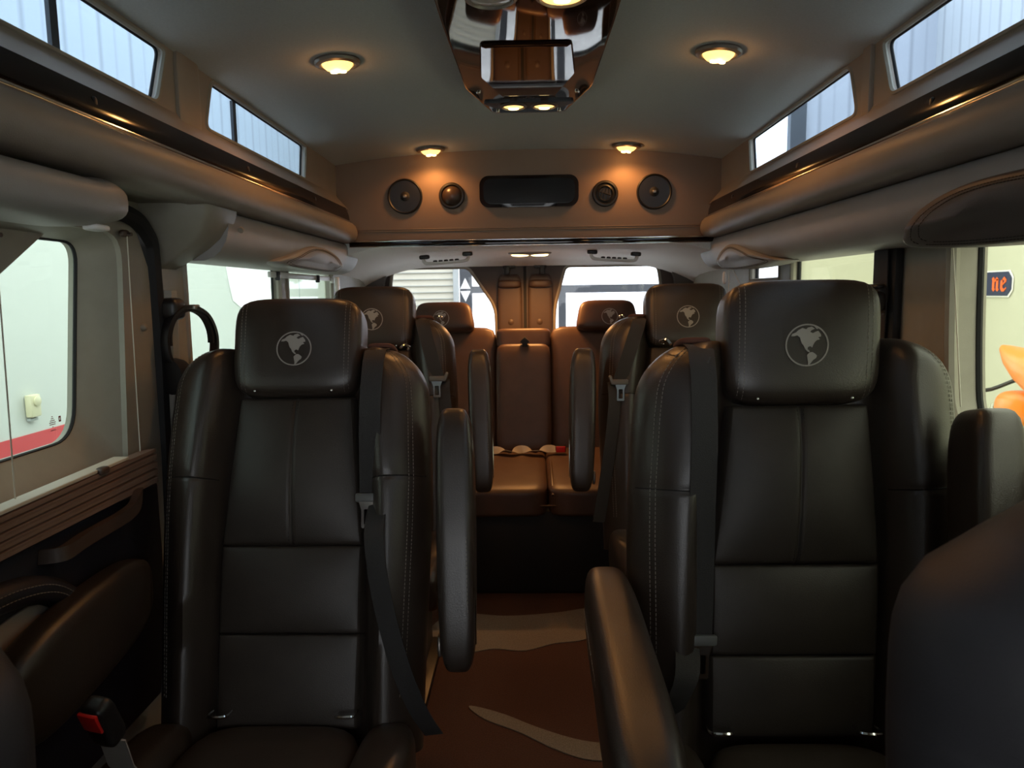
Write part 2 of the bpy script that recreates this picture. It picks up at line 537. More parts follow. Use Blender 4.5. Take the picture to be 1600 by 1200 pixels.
# underside / door header between roll and door
mb = MB()
mb.add(box(.16, 1.80 - YF, .10), T3(-.885, (YF + 1.80)/2, 1.555))
mb.add(box(.09, 1.80 - YF, .10), T3(-.965, (YF + 1.80)/2, 1.475))
struct('trim_12', mb, 'trim')
# flared B-pillar cover at the top of the pillar
lo = []
for z, x, y0, y1 in ((1.515, -.752, 1.765, 1.95), (1.49, -.755, 1.765, 1.95), (1.46, -.765, 1.77, 1.945), (1.43, -.785, 1.78, 1.94), (1.405, -.815, 1.79, 1.93), (1.38, -.855, 1.80, 1.915), (1.35, -.905, 1.805, 1.90)):
    lo.append([(-.95, y0, z), (x + .01 - .02, y0, z), (x, y0 + .012, z), (x, y1 - .012, z), (x - .01, y1, z), (-.95, y1, z)])
mb = MB().add(loft(lo)).add(lathe([(.008, 0), (.008, .006), (.004, .008)], 12), T3(-.752, 1.953, 1.455) @ RX(-60))
struct('trim_13', mb, 'trim', smooth=60)

# --- side walls
mb = MB()                                                    # left, behind the sliding door
h1 = roundpoly([(1.935, .93), (2.69, .93), (2.69, 1.43), (1.935, 1.43)], [.05, .04, .02, .02])
h2 = roundpoly([(2.765, .93), (3.41, .93), (3.41, 1.43), (2.765, 1.43)], .03)
mb.add(plate([[(1.785, 0), (YR, 0), (YR, 1.6), (1.785, 1.6)], h1, h2], -.035, yz(-.90)))
mb.add(tube([(-.90, 1.80, 0), (-.895, 1.80, .9), (-.885, 1.81, 1.3)], .022, 8))      # rolled pillar edge
struct('wall_left', mb, 'trim')
for k, h in ((5, h1), (6, h2)):
    g = MB().add(tube([(-.905, a, b) for a, b in h], .012, 6, True))
    f = struct('window_%d' % k, g, 'trim')
    MB().add(plate([h], -.003, yz(-.93))).build('pane', 'glass_left', f)
    if k == 5:
        MB().add(box(.006, .008, .5), T3(-.928, 2.68, 1.18)).build('gasket', 'matte_black', f)
mb = MB()                                                    # right wall
h3 = roundpoly([(.55, .97), (1.58, .97), (1.605, 1.18), (1.615, 1.41), (.55, 1.41)], [.06, .10, .3, .03, .03], 8)
mb.add(plate([[(YF, 0), (1.84, 0), (1.84, 1.6), (YF, 1.6)], h3], .075, yz(.90)))
h4 = roundpoly([(1.93, .93), (2.58, .93), (2.58, 1.43), (1.93, 1.43)], .03)
h5 = roundpoly([(2.70, 1.318), (3.05, 1.318), (3.05, 1.43), (2.70, 1.43)], .012)
mb.add(plate([[(1.84, 0), (YR, 0), (YR, 1.6), (1.84, 1.6)], h4, h5], .035, yz(.90)))
struct('wall_right', mb, 'trim')
for k, h, x in ((7, h3, .965), (8, h4, .93), (9, h5, .93)):
    g = MB().add(tube([(.904 if k > 7 else .902, a, b) for a, b in h], .014 if k == 7 else .010, 8, True))
    f = struct('window_%d' % k, g, 'trim')
    MB().add(plate([h], .003, yz(x))).build('pane', 'glass_right' if k < 9 else 'glass_clear', f)
    MB().add(tube([(x - .004, a, b) for a, b in h], .007, 6, True)).build('gasket', 'matte_black', f)

# --- sliding door, left
d = empty('door_1', (-.90, 1.2, 0), None, None); d['kind'] = 'structure'
def dpart(mb, name, m, parent=d, **k):
    o = mb.build(name, m, None, **k)
    o.parent = parent
    o.matrix_parent_inverse = Matrix.Translation(-d.location)
    return o
inner = roundpoly([(.45, .90), (1.60, .90), (1.645, 1.425), (.45, 1.425)], [.05, .03, .07, .05], 6)
outer = roundpoly([(.50, .99), (1.50, .985), (1.545, 1.10), (1.60, 1.39), (1.46, 1.40), (1.20, 1.265), (.50, 1.26)], [.05, .05, .08, .05, .02, .01, .05], 6)
dpart(MB().add(plate([[(YF, .0), (1.70, .0), (1.75, .9), (1.752, 1.35), (1.70, 1.45), (YF, 1.45)], inner], -.012, yz(-.90))), 'trim_panel', 'trim')
# tapered reveal from the inner opening to the glass
inn = roundpoly([(.45, .90), (1.60, .90), (1.645, 1.425), (.45, 1.425)], [.05, .03, .07, .05], 7)
out4 = roundpoly([(.50, .985), (1.535, .985), (1.60, 1.405), (.50, 1.405)], [.05, .07, .05, .05], 7)
dpart(MB().add(loft([[(-.912, a, b) for a, b in inn], [(-.972, a, b) for a, b in out4]], cap=False)), 'window_reveal', 'trim')
dpart(MB().add(plate([[(YF, -.05), (1.75, -.05), (1.75, 1.55), (YF, 1.55)], out4], -.02, yz(-.972))), 'outer_skin', 'trim')
gp = dpart(MB().add(plate([out4], -.003, yz(-.978))), 'pane', 'glass_left')
dpart(MB().add(tube([(-.976, a, b) for a, b in out4], .0045, 6, True)), 'gasket', 'matte_black')
# slanted corner trim over the front top corner of the glass
dpart(MB().add(plate([[(.48, 1.42), (.48, 1.0), (1.02, 1.0), (1.235, 1.27), (1.47, 1.415)]], -.01, yz(-.955))), 'corner_trim', 'trim')
# etched marks on the glass
mk = MB()
for k, (wd, zz) in enumerate(((.004, 1.050), (.007, 1.046), (.014, 1.042), (.020, 1.038), (.018, 1.034), (.003, 1.029), (.016, 1.022))):
    mk.add(box(.0008, wd, .0016), T3(-.9765, 1.470, zz - .006))
mk.add(plate([rrect(1.490, 1.497, 1.030, 1.042, .001, 2), rrect(1.492, 1.495, 1.033, 1.039, .001, 2)], .0008, yz(-.9765)))
dpart(mk, 'etched_marking', 'etch', parent=d)
# lower door: sill of pleats below, navy panel, pocket
dpart(MB().add(box(.02, 2.35, .50, .006), T3(-.892, .515, .60)), 'lower_panel', 'navy')
dpart(MB().add(squircle(.012, .20, .16, 4, 8), T3(-.882, 1.21, .67)), 'pocket', 'beige')
arch = smooth_curve([(-.876, 1.06, .80), (-.874, 1.16, .792), (-.872, 1.25, .765), (-.872, 1.33, .705), (-.874, 1.40, .655), (-.876, 1.52, .63)], 8)
dpart(MB().add(tube(arch, .026, 10)), 'pocket_rim', 'navy')
dpart(MB().add(dashes([p + Vector((.024, 0, .010)) for p in arch], .0009)).add(dashes([p + Vector((.026, 0, -.004)) for p in arch], .0009)), 'rim_stitching', 'thread')
hd = smooth_curve([(-.885, 1.556, .858), (-.858, 1.554, .860), (-.848, 1.535, .857), (-.846, 1.51, .838), (-.846, 1.46, .832), (-.846, 1.40, .831), (-.847, 1.33, .829), (-.85, 1.275, .824), (-.884, 1.262, .822)], 5)
dpart(MB().add(ribbon(hd, (0, .25, 1), .026, .016)), 'door_handle', 'door_brown', smooth=30)
dpart(MB().add(lathe([(.009, 0), (.009, .006), (.006, .010), (.002, .011)], 14), T3(-.90, 1.705, 1.215) @ RY(90)), 'button', 'trim')
# door seal
mb = MB()
seal = smooth_curve([(-.905, 1.725, .05), (-.905, 1.770, .9), (-.900, 1.772, 1.33), (-.895, 1.735, 1.435), (-.893, 1.60, 1.475), (-.893, 1.2, 1.475)], 8)
mb.add(tube(seal, .021, 8))
struct('trim_14', mb, 'matte_black')

# --- bulkhead over the rear with speakers
mb = MB()
N = 24
top = [(-.86 + 1.72*i/N, zceil(-.86 + 1.72*i/N, YP) + .02) for i in range(N+1)]
mb.add(plate([[(-.86, 1.50)] + [(.86, 1.50)] + top[::-1]], .05, lambda a, b, c: (a, YP + c, b)))
struct('wall_back', mb, 'brown_panel')
mb = MB()
for z in (1.5555, 1.5475):
    mb.add(tube([(-.72, YP - .001, z), (.74, YP - .001, z)], .0022, 6))
struct('trim_15', mb, 'brown_panel')
mb = MB().add(box(1.52, .03, .020, .004), T3(.01, YP - .005, 1.494))
bt = struct('trim_16', mb, 'gloss')
MB().add(box(1.52, .012, .006, .002), T3(.01, YP - .020, 1.5065)).add(box(1.52, .010, .003, .001), T3(.01, YP - .018, 1.4835)).build('bright_edge', 'chrome', bt)

# lower rear headliner: comes down to the doors and the sides
mb = MB()
lo = []
for k, y in enumerate((YP + .005, YP + .3, YP + .6, 3.95, 4.05, 4.10)):
    drop = (0, .004, .01, .02, .035, .06)[k]
    l = []
    for i in range(31):
        x = -.92 + 1.84*i/30
        z = 1.492 - drop - .115*max(0, (abs(x) - .50)/.42)**2.2
        l.append((x, y, z))
    lo.append(l + [(p[0], y, 1.60) for p in l[::-1]])
mb.add(loft(lo))
struct('ceiling_rear', mb, 'header', smooth=60)

# --- rear doors and their frame
mb = MB()
fr_o = [(-.97, -.05), (.97, -.05), (.97, 1.6), (-.97, 1.6)]
fr_h = roundpoly([(-.80, .02), (.80, .02), (.80, 1.38), (.70, 1.455), (-.70, 1.455), (-.80, 1.38)], .05)
mb.add(plate([fr_o, fr_h], .05, lambda a, b, c: (a, YR - .06 + c, b)))
struct('wall_rear', mb, 'dark_pad')
def rear_door(s, nm, k):
    xs = lambda pts: [(s*x - .02, z) for x, z in pts]
    oo = xs([(.004, .02), (.90, .02), (.90, 1.5), (.004, 1.5)])
    hole = roundpoly(xs([(.155, .80), (.70, .80), (.755, 1.30), (.735, 1.43), (.315 - (.09 if s > 0 else 0), 1.43), (.165, 1.21)]), [.03, .05, .1, .04, .03, .06])
    mb = MB().add(plate([oo, hole], .05, lambda a, b, c: (a, YR + c, b)))
    dd = struct('door_%d' % k, mb, 'door_brown', smooth=30)
    MB().add(plate([hole], .003, lambda a, b, c: (a, YR + .03 + c, b))).build('pane', 'glass_clear', dd)
    MB().add(tube([(a, YR - .001, b) for a, b in hole], .010, 6, True)).build('window_frame', 'trim', dd)
    cx = s*.085 - .02
    # raised inner trim column with a ledge, recess at the top
    MB().add(squircle(.135, .05, .62, 8, 10), T3(cx, YR - .003, 1.08)).build('trim_column', 'door_brown', dd, smooth=50)
    MB().add(squircle(.13, .085, .045, 4, 8), T3(cx, YR - .015, 1.335)).build('pull_ledge', 'door_brown', dd, smooth=50)
    MB().add(box(.07, .02, .026, .005), T3(cx, YR - .045, 1.432)).add(box(.030, .03, .05, .006), T3(cx + s*.012, YR - .045, 1.41)).build('latch', 'black', dd)
    MB().add(lathe([(.016, 0), (.016, .004), (.010, .007), (.002, .008)], 18), T3(cx - s*.005, YR - .026, 1.125) @ RX(90)).build('button', 'door_brown', dd)
    return dd
rear_door(-1, 'left', 2)
rear_door(1, 'right', 3)
mb = MB().add(box(.016, .03, 1.40), T3(-.02, YR + .012, .75))
struct('trim_17', mb, 'matte_black')

# ================================================================== LAMPS
def spot(loc, e, ang, parent, r=.012, colr=(1, .44, .13), direction=(0, 0, -1), blend=.6):
    l = bpy.data.lights.new('bulb_light', 'SPOT' if ang else 'POINT')
    l.energy = e; l.color = colr; l.shadow_soft_size = r
    if ang: l.spot_size = math.radians(ang); l.spot_blend = blend
    o = bpy.data.objects.new('bulb_light', l); col.objects.link(o)
    o.parent = parent; o.location = loc
    o.rotation_euler = Vector(direction).to_track_quat('-Z', 'Y').to_euler()
    return o

def downlight(x, y, label, e=1.15):
    z = zceil(x, y)
    o = empty('ceiling_lamp', (x, y, z), label, 'lamp', 'round ceiling lamps')
    slope = math.degrees(math.atan((zceil(x + .01, y) - zceil(x - .01, y))/.02))
    rot = RY(-slope)
    MB().add(lathe([(.056, .004), (.058, -.004), (.055, -.010), (.046, -.013), (.041, -.011), (.039, .004)], 32), rot).build('bezel', 'bronze', o)
    MB().add(lathe([(.040, -.006), (.037, -.013), (.030, -.020), (.018, -.025), (.002, -.027)], 28), rot).build('lens', 'lens', o)
    b = MB().add(squircle(.020, .014, .006, 2.5, 6), rot @ T3(-.010, 0, -.027)).add(squircle(.016, .012, .006, 2.5, 6), rot @ T3(.012, .006, -.026)).build('bulb', 'lens_bright', o)
    spot((0, 0, -.040), .08, 0, o, .012)
    spot((0, 0, -.045), e, 165, o, .02)
    return o
downlight(-.478, 1.945, 'round warm ceiling lamp at the left, left of the glossy console')
downlight(.478, 1.930, 'round warm ceiling lamp at the right, right of the glossy console')
downlight(-.388, 3.060, 'small lit ceiling lamp above the left speaker, near the bulkhead', 1.1)
downlight(.398, 3.060, 'small lit ceiling lamp above the right speaker, near the bulkhead', 1.1)

# glossy ceiling console
ZC = 1.815
con = empty('ceiling_console', (.006, 1.7, ZC), 'glossy black octagonal console on the ceiling with two lit lamps', 'console')
def cl(pts): return [(x - .006, y - 1.7, 0) for x, y in pts]
octo = [(-.100, 2.31), (-.162, 2.03), (-.17, 1.55), (-.17, 1.0), (-.1, .75), (.112, .75), (.178, 1.0), (.180, 1.55), (.174, 2.03), (.112, 2.31)]
# outline measured on the underside
cxm = .006; cym = 1.55
lo = []
for z, k in ((.085, .985), (.03, 1.0), (.012, 1.0), (.003, .985), (0, .955)):
    lo.append([(cxm + (x - cxm)*k - .006, cym + (y - cym)*k - 1.7, z) for x, y in [(q[0], q[1]) for q in roundpoly(octo, .03, 4)]])
MB().add(loft(lo)).build('body', 'gloss', con, smooth=35)
ins = roundpoly([(-.064, 2.09), (-.112, 1.90), (-.098, 1.66), (.098, 1.66), (.118, 1.88), (.076, 2.09)], .008, 3)
lo = []
for z, k in ((.002, 1.02), (-.003, 1.0), (-.0045, .985), (-.0045, .9)):
    lo.append([(.006 + (x - .006)*k - .006, 1.87 + (y - 1.87)*k - 1.7, z) for x, y in ins])
MB().add(loft(lo)).build('folding_screen', 'gloss', con, smooth=25)
grl = MB()
for i in range(9): grl.add(box(.007, .006, .004), T3(-.048 + .012*i, 2.105 - 1.7, -.001))
grl.build('button_row', 'black', con)
for x, y in ((-.128, 2.05), (.136, 2.06), (-.085, 2.262), (.096, 2.262)):
    MB().add(lathe([(.006, 0), (.005, -.003), (.001, -.004)], 12), T3(x - .006, y - 1.7, 0)).build('screw', 'chrome', con)
MB().add(plate([roundpoly([(-.13, 2.145), (.142, 2.145), (.10, 2.215), (-.085, 2.215)], .03)], -.004), T3(-.006, -1.7, 0)).build('lamp_tray', 'black', con)
for x, y, lit in ((-.037, 2.18, 1), (.050, 2.18, 1), (-.062, 1.405, 0), (.066, 1.405, 1)):
    p = T3(x - .006, y - 1.7, -.004)
    r = .036 if y > 2 else .045
    MB().add(lathe([(r, .004), (r + .003, -.003), (r - .004, -.007), (r - .007, -.003), (r - .008, .003)], 28), p).build('lamp_rim', 'bronze', con)
    o = MB().add(lathe([(r - .006, .002), (r - .008, -.003), (.012, -.009), (.001, -.010)], 24), p).build('lamp_lens', 'lens' if lit else 'lens_off', con)
    if lit:
        o['label'] = 'lit warm lens'
        MB().add(squircle(.03, .022, .005, 2.5, 6), p @ T3(0, 0, -.009)).build('bulb', 'lens_bright', con)
        spot((x - .006, y - 1.7, -.035), 1.5 if y > 2 else .7, 150, con, .02)
    else: o['label'] = 'unlit grey lens'

# twin dome lamp on the rear headliner
dl = empty('dome_lamp', (.008, 3.72, 1.480), 'twin lit dome lamp on the rear headliner above the door gap', 'lamp')
MB().add(squircle(.215, .085, .022, 3, 10)).build('housing', 'grey_pad', dl)
for s in (-1, 1):
    MB().add(squircle(.088, .058, .018, 2.6, 10), T3(s*.048, -.003, -.007)).build('lens', 'lens_bright', dl)
    spot((s*.048, -.01, -.04), 6, 165, dl, .02)

# ================================================================== BULKHEAD FITTINGS
def speaker(x, z, label):
    o = empty('speaker', (x, YP, z), label, 'speaker', 'round speakers')
    r = .073
    MB().add(lathe([(r, 0), (r, .007), (r - .005, .011), (r - .009, .007)], 36), RX(90)).build('rim', 'black', o)
    MB().add(lathe([(r - .007, .005), (.045, .004), (.022, .006), (.018, .008), (.010, .0125), (.001, .014)], 32), RX(90)).build('grille', 'matte_black', o)
    MB().add(squircle(.016, .006, .012, 3, 6), T3(0, -.013, 0)).build('badge', 'bronze', o)
speaker(-.511, 1.690, 'large round black speaker at the left of the beige bulkhead')
speaker(.524, 1.692, 'large round black speaker at the right of the beige bulkhead')
def vent(x, z, label, opened):
    o = empty('air_vent', (x, YP, z), label, 'air vent', 'round air vents')
    r = .054
    MB().add(lathe([(r, 0), (r, .006), (r - .004, .012), (r - .010, .013), (r - .014, .008), (r - .014, 0)], 32), RX(90)).build('ring', 'black', o)
    if not opened:
        MB().add(lathe([(r - .013, .004), (.034, .014), (.022, .021), (.01, .0245), (.001, .0255)], 28), RX(90)).build('ball', 'dark_ball', o)
    else:
        MB().add(lathe([(r - .013, .005), (.030, .012), (.028, .010), (.024, .001), (.001, .001)], 28), RX(90)).build('ball', 'black', o)
        v = MB()
        for a in (-.014, 0, .014): v.add(box(.003, .012, .044), T3(a, -.008, 0) @ RY(18))
        v.add(box(.044, .010, .003), T3(0, -.010, 0) @ RY(18))
        v.build('vane', 'matte_black', o)
vent(-.316, 1.690, 'closed round air vent with a ball, left of the dark screen', False)
vent(.322, 1.688, 'open round air vent with vanes, right of the dark screen', True)
tv = empty('display_screen', (.006, YP, 1.702), 'wide dark rounded screen panel in the middle of the bulkhead', 'screen')
MB().add(plate([rrect(-.205, .205, -.064, .064, .038, 6)], -.018, lambda a, b, c: (a, c, b))).build('bezel', 'gloss', tv)
MB().add(plate([rrect(-.188, .188, -.050, .050, .03, 6)], -.005, lambda a, b, c: (a, -.017 + c, b))).build('screen', 'screen', tv)

def grab(x0, z0, x1, z1, label):
    cx = (x0 + x1)/2
    y = 3.62
    o = empty('grab_handle', (cx, y, (z0 + z1)/2), label, 'handle', 'rear grab handles')
    a = math.degrees(math.atan2(z1 - z0, x1 - x0)); L = math.hypot(x1 - x0, z1 - z0)
    h = MB()
    pts = smooth_curve([(-L/2, 0, .016), (-L/2 + .006, -.010, -.008), (-L/2 + .025, -.018, -.020), (0, -.020, -.022), (L/2 - .025, -.018, -.020), (L/2 - .006, -.010, -.008), (L/2, 0, .016)], 5)
    h.add(tube([RY(-a) @ Vector(p) for p in pts], .0085, 8)).build('grip', 'white_trim', o)
    for s in (-1, 1):
        MB().add(squircle(.05, .035, .022, 4, 8), RY(-a) @ T3(s*(L/2 - .008), 0, .014)).build('mount', 'black', o)
    g = MB()
    for i in range(5): g.add(squircle(.022, .014, .010, 2.5, 6), RY(-a) @ T3((i - 2)*.026, -.014, -.010))
    g.build('finger_grip', 'black', o)
grab(-.51, 1.448, -.285, 1.462, 'left grab handle on the rear headliner')
grab(.30, 1.462, .525, 1.448, 'right grab handle on the rear headliner')

# ================================================================== SEATS
NA = [(-.74, .42), (-.70, .52), (-.52, .60), (-.42, .70), (-.24, .80), (-.05, .74), (.02, .82), (.2, .86), (.34, .76), (.2, .70), (.12, .62), (.25, .55), (.38, .62), (.5, .66), (.62, .5), (.64, .40), (.5, .36), (.58, .26), (.44, .22), (.34, .12), (.28, .0), (.24, -.12), (.14, -.06), (.04, -.1), (.02, -.2), (.1, -.26), (.14, -.34), (.02, -.31), (-.1, -.18), (-.16, -.02), (-.24, .06), (-.3, .22), (-.33, .36), (-.46, .46), (-.6, .42)]
SA = [(.12, -.36), (.24, -.33), (.36, -.4), (.46, -.5), (.42, -.62), (.3, -.70), (.22, -.80), (.12, -.93), (.05, -.94), (.06, -.8), (.02, -.62), (.0, -.48)]
GR = [(.30, .90), (.44, .84), (.5, .74), (.42, .76)]

def arm_up(mb, M0, x, z0, z1, w, dpt=.12, y=-.02):
    def fn(px, py, pz):
        t = pz/(z1 - z0)*2
        return (px*(1 - .10*max(0, -t)), py*(1 - .25*max(0, -t)) , pz)
    return mb.add(squircle(w, dpt, z1 - z0, 5, 14, fn), M0 @ T3(x, y, (z0+z1)/2))

def make_seat(label, B, T, seams, head_h=.24, hw0=.32, arms=(), belt=None, boost=.0, stitched=True, emblem=True, plain=False, group='captain chairs', shoulder=None, m='leather', rcorn=.115, cat='seat', head=True):
    B = Vector(B); T = Vector(T)
    root = empty('captain_chair', (B.x, B.y, 0), label, cat, group)
    e3 = (T - B).normalized(); e1 = Vector((1, 0, 0)); e2 = e3.cross(e1).normalized()
    M0 = Matrix(((e1.x, e2.x, e3.x, 0), (e1.y, e2.y, e3.y, 0), (e1.z, e2.z, e3.z, B.z), (0, 0, 0, 1)))
    L = (T - B).length
    Ls = shoulder or L - .115
    t0, t1, t2, t3, tb = seams          # pad limits and bolster seam
    def hw(z):
        k = z/Ls
        for (a, x), (b, y) in zip(((-.2, .90), (.0, .92), (.25, .955), (.5, .99), (.62, 1), (.8, .99)), ((.0, .92), (.25, .955), (.5, .99), (.62, 1), (.8, .99), (1.01, .955))):
            if k <= b: v = x + (y - x)*(k - a)/(b - a); break
        else: v = .955
        r = rcorn
        if plain:
            for (a, x), (b, y) in zip(((.0, 0), (.55, .0), (.58, .002), (.603, .008), (.620, .018), (.634, .032), (.645, .049), (.655, .070), (.672, .105), (.73, .22)), ((.55, .0), (.58, .002), (.603, .008), (.620, .018), (.634, .032), (.645, .049), (.655, .070), (.672, .105), (.73, .22), (.9, .25))):
                if a <= z <= b: return max(.05, v*hw0 - x - (y - x)*(z - a)/(b - a))
            return v*hw0
        if z > Ls - r: v -= (r/hw0)*(1 - math.sqrt(max(0, 1 - ((z - Ls + r)/r)**2)))
        return v*hw0
    def ss(a, b, x): t = max(0, min(1, (x - a)/(b - a))); return t*t*(3 - 2*t)
    def yfront(x, z):
        h = hw(z); u = min(1, abs(x)/h)
        cw = .150 if z < t2 else .150 - .022*ss(t2 + .1, t3 + .05, z)
        c = ss(cw, cw + .065, abs(x))
        bul = .092 + .016*math.sin(math.pi*max(0, min(1, z/Ls)))
        y = .036 - bul*c
        y += .02*ss(.72, 1.0, u)
        s = math.sqrt(max(0, 1 - u**7))
        y = .055 + (y - .055)*s
        # crease where bolster sections meet
        y += .004*math.exp(-((z - tb - .05*(abs(x) - .2))/.005)**2)*c*s
        if z > Ls - .06: k2 = math.sqrt(max(0, 1 - ((z - Ls + .06)/.06)**2)); y = .06 + (y - .06)*(.30 + .70*k2)
        return y
    loops = []
    zs = [-.04 + (Ls - .12 + .04)*i/26 for i in range(27)] + [tb - .006, tb, tb + .006] + [Ls - .12 + .12*math.sin(k/14*math.pi/2) for k in range(1, 15)]
    zs = sorted(set(round(z, 5) for z in zs))
    us = [math.sin(math.pi/2*(-1 + 2*i/44)) for i in range(45)]
    for z in zs:
        h = hw(z)
        k2 = 1
        if z > Ls - .06: k2 = .30 + .70*math.sqrt(max(0, 1 - ((z - Ls + .06)/.06)**2))
        fr = [(u*h, yfront(u*h, z), z) for u in us]
        bk = [(u*h, .06 + (.085*math.sqrt(max(0, 1 - abs(u)**5)))*k2, z) for u in us[1:-1][::-1]]
        loops.append(fr + bk)
    MB().add(loft(loops), M0).build('backrest', m, root, smooth=60)
    # three sewn pads
    def pad(za, zb, wa, wb, crown, split=False, n=26):
        rows = []
        cols = sorted(set([-1, -.985, -.96, -.93, .93, .96, .985, 1] + [round(-1 + 2*i/n, 4) for i in range(n+1)] + ([-.035, -.02, -.01, 0, .01, .02, .035] if split else [])))
        vs = [0, .012, .03, .06] + [.1 + .8*i/14 for i in range(15)] + [.94, .97, .988, 1]
        for v in vs:
            z = za + (zb - za)*v; ww = wa + (wb - wa)*v
            r = []
            for u in cols:
                y = -crown*(1 - abs(u)**2.6)*(1 - abs(2*v - 1)**2.6) - .004
                y += .030*(max(0, abs(u) - .9)/.1)**3 + .012*(max(0, abs(2*v-1) - .955)/.045)**2.5
                if split: y += .0045*math.exp(-(u*ww/.0035)**2)
                r.append((u*ww, y, z))
            rows.append(r)
        return loft(rows, cap=False, closed=False)
    for k, (za, zb, wa, wb, cr, spl) in enumerate(((t0, t1, .158, .163, .010, 0), (t1, t2, .163, .166, .014, 0), (t2, t3, .166, .138, .024, 1))):
        MB().add(pad(za, zb, wa, wb, cr, spl), M0).build('back_pad', 'leather_panel' if m == 'leather' else m, root, smooth=75)
    # stitching
    if stitched:
        for s in (-1, 1):
            st = MB()
            for off in (.020, .029):
                pts = []
                z = .08
                while z < Ls - .012:
                    x = (hw(z) - off*1.0 - .012)
                    x = max(.10, x)
                    pts.append(M0 @ Vector((s*x, yfront(x, z) - .0012, z))); z += .006 if z > Ls - .13 else .015
                st.add(dashes(pts, .0007, .0055, .003))
            st.build('stitching', 'thread', root, smooth=0, fix=False)
        for s in (-1, 1):
            sm = MB()
            sm.add(dashes([M0 @ Vector((s*.006, -.004 - .022*(1 - abs(2*v - 1)**2.6), t2 + (t3 - t2)*v)) for v in [.03 + .94*i/30 for i in range(31)]], .0008, .005, .003))
            sm.build('pad_stitching', 'seam', root, smooth=0, fix=False); sm = MB()
            sm.add(tube([M0 @ Vector((s*x, yfront(x, tb + .05*(x - .2)) - .0002, tb + .05*(x - .2))) for x in [.175 + (hw(tb)*.97 - .175)*i/14 for i in range(15)]], .0016, 5))
            sm.build('seam', 'seam', root, smooth=0, fix=False)
    # headrest
    if head:
        hz = L - head_h/2
        def hfn(x, y, z): return (x*(1 + .03*z/head_h), y + .012*(z/head_h*2)**2*.3, z)
        hr = MB().add(squircle(.305 if stitched else .24, .125, head_h, 5.5, 16, hfn), M0 @ T3(0, .028, hz)).build('headrest', m, root, smooth=60)
        fy = .028 - .0625
        if stitched:
            for s in (-1, 1):
                hs = MB()
                for xx in (.118, .128):
                    pts = []
                    for i in range(30):
                        z = (-.46 + .92*i/29)*head_h
                        q = max(1e-6, 1 - (xx/.1525)**5.5 - (abs(z)/(head_h/2))**5.5)**(1/5.5)
                        pts.append(M0 @ Vector((s*xx*(1 + .03*z/head_h), .028 - .0625*q - .001 + .0036*(2*z/head_h)**2, hz + z)))
                    hs.add(dashes(pts, .0006, .005, .003))
                hs.build('headrest_stitching', 'thread', hr, smooth=0, fix=False)
        if emblem:
            em = MB()
            P = M0 @ T3(0, fy - .0004, hz - .012) @ RX(90)
            R = .0415
            ring = [[(R*math.cos(2*math.pi*i/48)*k, R*math.sin(2*math.pi*i/48)*k) for i in range(48)] for k in (1, .935)]
            em.add(plate(ring, .0012), P)
            for poly in (NA, SA, GR): em.add(plate([[(x*R, y*R) for x, y in poly]], .0012), P)
            em.build('globe_emblem', 'emblem', hr, smooth=0)['label'] = 'silver globe emblem'
        for s in (-1, 1):
            po = MB()
            po.add(lathe([(.006, -.03), (.006, .03)], 10), M0 @ T3(s*.075, .05, L - head_h - .01))
            po.build('headrest_post', 'chrome', hr)
            MB().add(squircle(.007, .007, .007, 2, 6), M0 @ T3(s*.09, -.030, L - head_h + .010)).build('post_button', 'chrome', hr)
    # cushion
    cz = B.z + .034
    MB().add(squircle(.36, .50, .15, 5, 14, lambda x, y, z: (x, y, z + .012*(-y/.25))), T3(0, -.245, cz - .055)).build('seat_cushion', 'leather_panel' if m == 'leather' else m, root, smooth=60)
    for s in (-1, 1):
        MB().add(squircle(.12, .50, .17, 3.5, 10, lambda x, y, z: (x, y, z + .012*(-y/.25))), T3(s*.235, -.245, cz - .045)).build('cushion_bolster', m, root, smooth=60)
    for s in (-1, 1):
        ch = MB()
        ch.add(tube(smooth_curve([(s*.135 - .02, -.0, cz + .020), (s*.135 - .018, -.032, cz + .026), (s*.135 + .018, -.032, cz + .026), (s*.135 + .02, -.0, cz + .020)], 4), .0035, 6))
        ch.build('anchor_loop', 'chrome', root)
    pd = MB().add(box(.40, .38, max(.1, cz - .17), .02), T3(0, -.22, max(.1, cz - .17)/2 + .03)).add(box(.46, .46, .03, .006), T3(0, -.22, .015))
    pd.build('pedestal', 'black', root)
    # armrests
    for a in arms:
        if a[0] == 'up':
            _, x, z0, z1, wd, yy = a
            ar = arm_up(MB(), M0, x, z0, z1, wd, .12, yy).build('armrest', m, root, smooth=60)
            s = 1 if x > 0 else -1
            e = MB().add(dashes([M0 @ Vector((x + s*wd*.30, yy - .058 + .012*(2*v - 1)**4*4, z0 + (z1 - z0)*(.06 + .88*v))) for v in [i/20 for i in range(21)]], .0008))
            e.build('armrest_stitching', 'thread', ar, smooth=0, fix=False)
            MB().add(squircle(.012, .05, .05, 3, 6), M0 @ T3(x - s*wd*.5, yy + .03, z0 + .05)).build('pivot', 'bronze', ar)
            MB().add(tube([M0 @ Vector((x + s*wd*.47, yy - .02, z0 + (z1 - z0)*(.10 + .78*v))) for v in [i/10 for i in range(11)]], .0016, 6)).build('bright_piping', 'chrome', ar)
        else:
            _, x, zt, y0, y1, wd, hh = a
            pz = zt - hh/2
            def fn(px, py, pz_):
                t = py/(y1 - y0)*2
                return (px*(1 + .10*max(0, -t)), py, pz_*(1 - .15*max(0, t)) + .022*t)
            ar = MB().add(squircle(wd, y1 - y0, hh, 3.8, 14, fn), T3(x, (y0 + y1)/2, pz)).build('armrest', m, root, smooth=60)
